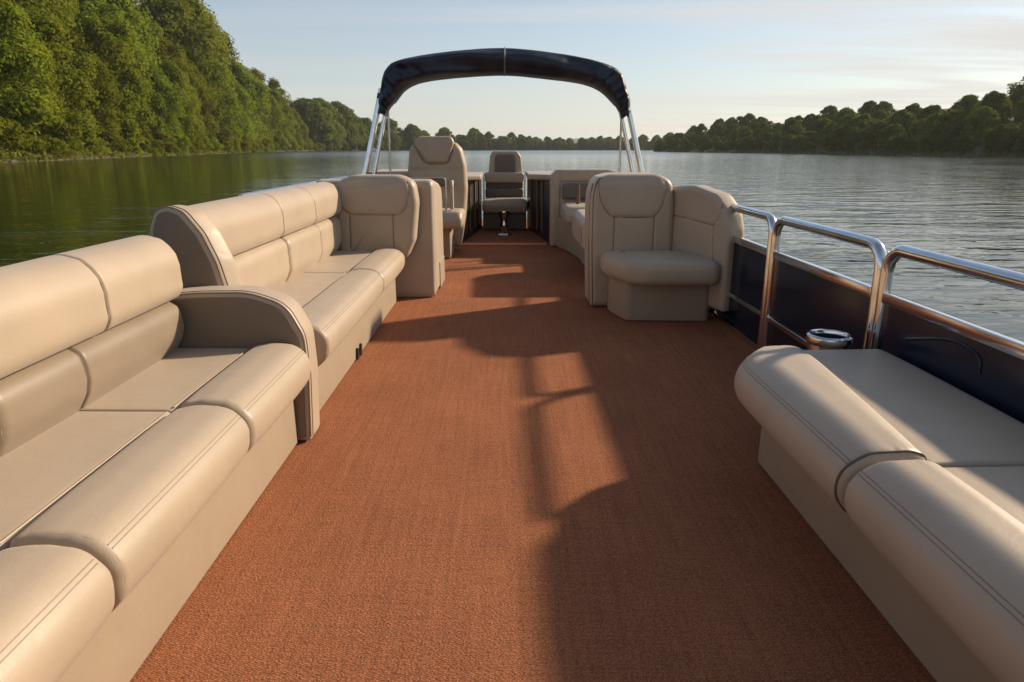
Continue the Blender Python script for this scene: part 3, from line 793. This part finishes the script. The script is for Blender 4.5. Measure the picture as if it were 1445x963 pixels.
def trunk_mesh(name, H, Rr, seed):
    rng = np.random.RandomState(seed); g = []
    b = np.array([0, 0, -.5]); pts = [b]
    for k in range(5): pts.append(pts[-1] + np.array([rng.normal() * .2, rng.normal() * .2, H * .17]))
    r0 = H * .016 + .06
    g.append(tube(pts, list(np.linspace(r0, r0 * .35, 6)), 8))
    for k in range(6):
        s = pts[1 + k % 4]; a = rng.uniform(0, 6.28); l = Rr * rng.uniform(.5, .8)
        g.append(tube([s, s + np.array([math.cos(a) * l * .5, math.sin(a) * l * .5, l * .35]), s + np.array([math.cos(a) * l, math.sin(a) * l, l * .8])], [r0 * .45, r0 * .3, r0 * .1], 6))
    v, f = join(*g)
    return mesh_from(name, v, f, M_BARK)

KINDS = {}
def kind(key, H, Rr, nclump, per, size, mat, seed, **kw):
    KINDS[key] = (crown_mesh('crown_' + 'mesh', H, Rr, nclump, per, size, mat, seed, **kw), trunk_mesh('trunk_mesh', H, Rr, seed))
for i in range(4): kind(('tall', i), 26, 7.4, 62, 270, .33, M_LEAF, 20 + i, low=.02 + .02 * i, droop=.35, crs=(.24, .44))
for i in range(3): kind(('wood', i), 13.5, 7.6, 170, 85, .36, M_LEAFD, 40 + i, low=.02, droop=.1, shape=.5, crs=(.12, .25))
for i in range(3): kind(('bush', i), 7, 4.6, 34, 130, .26, M_LEAF, 60 + i, low=.0, shape=.4)

def tree(name, key, loc, s, rz, label, group, cat='tree', sz=1.):
    cm, tm = KINDS[key]
    r = bpy.data.objects.new(name, None); COL.objects.link(r)
    r.location = loc; r.rotation_euler = (0, 0, rz); r.scale = (s, s, s * sz)
    tag(r, label, cat, group)
    for nm, me in (('crown', cm), ('trunk', tm)):
        o = bpy.data.objects.new(nm, me); COL.objects.link(o); o.parent = r
    return r
nS = len(S); arc = np.r_[0, np.cumsum(np.linalg.norm(np.diff(S, axis=0), axis=1))]
def on_shore(d, off):
    i = min(nS - 2, max(0, int(np.searchsorted(arc, d) - 1))); t = (d - arc[i]) / (arc[i + 1] - arc[i])
    p = S[i] * (1 - t) + S[i + 1] * t + nrm[i] * off
    k = i
    return p[0], p[1], float(np.interp(off, OFFS, HGT)) * (side_k[k] if off > 4 else 1)
def arc_of(ix): return arc[ix * 6]
rt = random.Random(5)
# left bank: rows of trees rising up the slope (the four nearest front trees carry labels of their own)
lead = ['broad bright green tree nearest the left edge of the photo, front row of the bank',
        'tall sunlit tree second from the left edge in the front row of the bank',
        'wide yellow green tree third from the left in the front row of the bank',
        'rounded sunlit tree fourth from the left in the front row of the bank']
nlead = 0
for off, step, s0, d0 in ((8, 17, .86, arc_of(1) + 30), (21, 20, 1.18, arc_of(1) + 26), (40, 27, 1.36, arc_of(1) + 25), (62, 38, 1.35, arc_of(1) + 30)):
    d = d0; dend = arc_of(7)
    while d < dend:
        x, y, z = on_shore(d, off + rt.uniform(-4.5, 4.5))
        px = 711 + 1000 * x / max(y, 1)
        far = d > arc_of(5)
        if px > -170:
            if off == 7 and px > 10 and nlead < 4: lab, grp = lead[nlead], 'trees on the left bank'; nlead += 1
            else: lab, grp = ('leafy green tree in the dense wooded slope on the left bank', 'trees on the left bank')
            tree('bank_tree', ('tall', rt.randrange(4)), (x, y, z - .3), s0 * rt.uniform(.74, 1.2) * (1.78 - .62 * min(1, (d - arc_of(5)) / (arc_of(7) - arc_of(5))) if far else 1.0 + .3 * min(1, max(0, (y - 150) / 130))), rt.uniform(0, 6.28), lab, grp, sz=rt.uniform(.95, 1.15))
        d += step * rt.uniform(.8, 1.2) * (1.35 if far else 1)
d = arc_of(1) + 30
while d < arc_of(7):
    x, y, z = on_shore(d, 2.2 + rt.uniform(-.6, 1.5))
    if 711 + 1000 * x / max(y, 1) > -100:
        tree('shore_bush', ('bush', rt.randrange(3)), (x, y, z - .4), rt.uniform(.45, .95) * (1 if d < arc_of(5) else 1.5), rt.uniform(0, 6.28), 'low rounded bush overhanging the water along the left bank', 'bushes along the left waterline', 'bush')
    d += rt.uniform(7, 12) * (1 if d < arc_of(4) else 1.5)
# far end of the lake
for off, step in ((4, 9.5), (20, 13)):
    d = arc_of(7) - 30; dend = arc_of(11) + 40
    while d < dend:
        x, y, z = on_shore(d, off + rt.uniform(-2, 2))
        t = (d - arc_of(7)) / (dend - arc_of(7)); s = 2.15 - 1.35 * min(1, max(0, t) * 1.5) + (.15 if off > 10 else 0)
        tree('far_tree', ('wood', rt.randrange(3)), (x, y, z - .3), s * rt.uniform(.74, 1.22), rt.uniform(0, 6.28),
             'small hazy tree in the wood across the far end of the lake', 'trees across the far end of the lake', sz=rt.uniform(.85, 1.3))
        d += step * rt.uniform(.8, 1.25) * s
# right bank
for off, step, s0 in ((4, 9.5, .56), (12, 9.0, .70), (24, 10.5, .72), (40, 14, .74)):
    d = arc_of(12) - 40; dend = arc_of(15) + 40
    while d < dend:
        x, y, z = on_shore(d, off + rt.uniform(-2, 2))
        if y > 20 and 711 + 1000 * x / y < 1560:
            k = .78 + .22 * min(1, max(0, (330 - y) / 150))
            tree('wooded_bank_tree', ('wood', rt.randrange(3)), (x, y, z - .3), s0 * k * rt.choice((.62, .8, .92, 1.0, 1.12)) * rt.uniform(.9, 1.1), rt.uniform(0, 6.28),
                 'dark backlit tree in the dense wood along the right bank', 'trees along the right bank', sz=rt.uniform(.85, 1.3))
        d += step * rt.uniform(.8, 1.2)
# shoreline grass, uncountable
P = []
for d in list(np.arange(arc_of(1) + 20, arc_of(6), .35)) + list(np.arange(arc_of(12), arc_of(15) + 30, .45)):
    for k in range(3):
        x, y, z = on_shore(d, RNG.uniform(-.2, 3.0)); P.append((x, y, max(z, WZ) + RNG.uniform(0, .7)))
P = np.array(P); Nn = RNG.normal(size=P.shape) * np.array([1, 1, .25]); Nn /= np.linalg.norm(Nn, axis=1)[:, None]
V = leaf_quads(P, Nn, .38, RNG)
single('shore_grass', (V, [(4 * i, 4 * i + 1, 4 * i + 2, 4 * i + 3) for i in range(len(P))]), M_REED, kind='stuff', smooth=False,
       label='pale grass fringe along the waterline of both banks')

# far motor boat
mb = thing('motor_boat', 'tiny white motor boat far across the lake seen past the left canopy leg', 'boat', (-118, 640, WZ))
hl = []
X0, Y0 = -118, 640
part('hull', sweep(fillet([(X0 - 3.6, WZ + .9), (X0 - 3.0, WZ - .1), (X0 + 3.2, WZ - .1), (X0 + 3.3, WZ + .8)], .15, 4), Y0 - 1, Y0 + 1, r=.3), M_WHITE, mb)
part('cabin', sweep(fillet([(X0 - 1.2, WZ + .8), (X0 - .5, WZ + 2.0), (X0 + 1.5, WZ + 2.0), (X0 + 1.8, WZ + .8)], .15, 4), Y0 - .8, Y0 + .8, r=.2), M_WHITE, mb)

# ------------------------------------------------------------------ haze
hz = bpy.data.materials.new('air'); hz.use_nodes = True; nt = hz.node_tree; nt.nodes.clear()
o_ = nt.nodes.new('ShaderNodeOutputMaterial'); pv = nt.nodes.new('ShaderNodeVolumePrincipled')
pv.inputs['Color'].default_value = (.93, .95, .97, 1); pv.inputs['Density'].default_value = 9e-5; pv.inputs['Anisotropy'].default_value = .3
nt.links.new(pv.outputs[0], o_.inputs['Volume'])
HZ = True
if HZ:
    x0, x1, y0, y1, z0, z1 = -3100, 3100, -1600, 6600, -2.6, 95
    V = np.array([(x, y, z) for z in (z0, z1) for (x, y) in ((x0, y0), (x1, y0), (x1, y1), (x0, y1))])
    single('haze', (V, [(0, 3, 2, 1), (4, 5, 6, 7), (0, 1, 5, 4), (1, 2, 6, 5), (2, 3, 7, 6), (3, 0, 4, 7)]), hz, kind='stuff', smooth=False, label='thin pale haze in the air over the lake')

# ------------------------------------------------------------------ light
SUN = Vector((.70, .39, .395)).normalized()
el = math.asin(SUN.z); az = math.atan2(SUN.x, SUN.y)
ld = bpy.data.lights.new('sun', 'SUN'); ld.energy = 5.0; ld.angle = R(2.2); ld.color = (1., .84, .63)
lo_ = bpy.data.objects.new('sun', ld); COL.objects.link(lo_); lo_.rotation_euler = SUN.to_track_quat('Z', 'Y').to_euler(); lo_.location = (30, 20, 30)

w = bpy.data.worlds.new('World'); sc.world = w; w.use_nodes = True; nt = w.node_tree; nt.nodes.clear(); L = nt.links.new
ow = nt.nodes.new('ShaderNodeOutputWorld'); bg = nt.nodes.new('ShaderNodeBackground'); L(bg.outputs[0], ow.inputs[0])
sky = nt.nodes.new('ShaderNodeTexSky'); sky.sky_type = 'NISHITA'; sky.sun_disc = False
sky.sun_elevation = el; sky.sun_rotation = az; sky.air_density = 1.0; sky.dust_density = .45; sky.ozone_density = 1.0; sky.altitude = 100
bg.inputs[1].default_value = .10
tc = N(nt, 'ShaderNodeTexCoord'); sx = N(nt, 'ShaderNodeSeparateXYZ'); L(tc.outputs['Generated'], sx.inputs[0])
zz = N(nt, 'ShaderNodeMath', operation='ADD'); L(sx.outputs[2], zz.inputs[0]); zz.inputs[1].default_value = .06
dv = []
for k in (0, 1):
    q = N(nt, 'ShaderNodeMath', operation='DIVIDE'); L(sx.outputs[k], q.inputs[0]); L(zz.outputs[0], q.inputs[1]); dv.append(q)
cb = N(nt, 'ShaderNodeCombineXYZ'); L(dv[0].outputs[0], cb.inputs[0]); L(dv[1].outputs[0], cb.inputs[1])
mp = N(nt, 'ShaderNodeMapping'); mp.inputs['Scale'].default_value = (.26, .95, 1); mp.inputs['Rotation'].default_value = (0, 0, R(18)); mp.inputs['Location'].default_value = (3.1, 1.7, 0)
L(cb.outputs[0], mp.inputs[0])
nz = N(nt, 'ShaderNodeTexNoise', Scale=1.0, Detail=7.0, Roughness=.55, Distortion=.5); L(mp.outputs[0], nz.inputs['Vector'])
cr = ramp(nt, nz.outputs[0], [(.44, (0, 0, 0)), (.60, (1, 1, 1))])
mxr = N(nt, 'ShaderNodeMapRange', From_Min=-.15, From_Max=.55, To_Min=.25, To_Max=.95); L(sx.outputs[0], mxr.inputs[0])
fm = N(nt, 'ShaderNodeMath', operation='MULTIPLY'); hi = N(nt, 'ShaderNodeMapRange', From_Min=.30, From_Max=.60, To_Min=1.0, To_Max=.45); L(sx.outputs[2], hi.inputs[0])
fm0 = N(nt, 'ShaderNodeMath', operation='MULTIPLY'); L(cr.outputs[0], fm0.inputs[0]); L(hi.outputs[0], fm0.inputs[1])
L(fm0.outputs[0], fm.inputs[0]); L(mxr.outputs[0], fm.inputs[1])
mix = N(nt, 'ShaderNodeMix', data_type='RGBA'); L(fm.outputs[0], mix.inputs[0])
veil = N(nt, 'ShaderNodeMix', data_type='RGBA'); ve = N(nt, 'ShaderNodeMapRange', From_Min=.0, From_Max=.34, To_Min=.60, To_Max=.06); L(sx.outputs[2], ve.inputs[0]); L(ve.outputs[0], veil.inputs[0]); L(sky.outputs[0], veil.inputs[6]); veil.inputs[7].default_value = (4.75, 4.7, 4.8, 1); L(veil.outputs[2], mix.inputs[6]); mix.inputs[7].default_value = (5.85, 5.68, 5.45, 1)
L(mix.outputs[2], bg.inputs[0])

# ------------------------------------------------------------------ camera and view
F = 963.; VX, VY = 711., 210.; cx, cy = 722.5, 481.5
pit = math.atan((cy - VY) / F); yaw = math.atan((cx - VX) * math.cos(pit) / F)
cd = bpy.data.cameras.new('camera'); cam = bpy.data.objects.new('camera', cd); COL.objects.link(cam)
cd.sensor_width = 36; cd.lens = 36 * F / 1445; cd.clip_start = .05; cd.clip_end = 20000
cam.location = (0, 0, 1.2); cam.rotation_euler = (math.pi / 2 - pit, 0, -yaw)
sc.camera = cam
sc.view_settings.view_transform = 'Standard'; sc.view_settings.look = 'None'; sc.view_settings.gamma = 1; sc.view_settings.exposure = .38
sc.view_settings.use_curve_mapping = False
sc.render.engine = 'CYCLES'
sc.cycles.max_bounces = 8; sc.cycles.transparent_max_bounces = 8; sc.cycles.volume_bounces = 0
sc.cycles.use_denoising = True
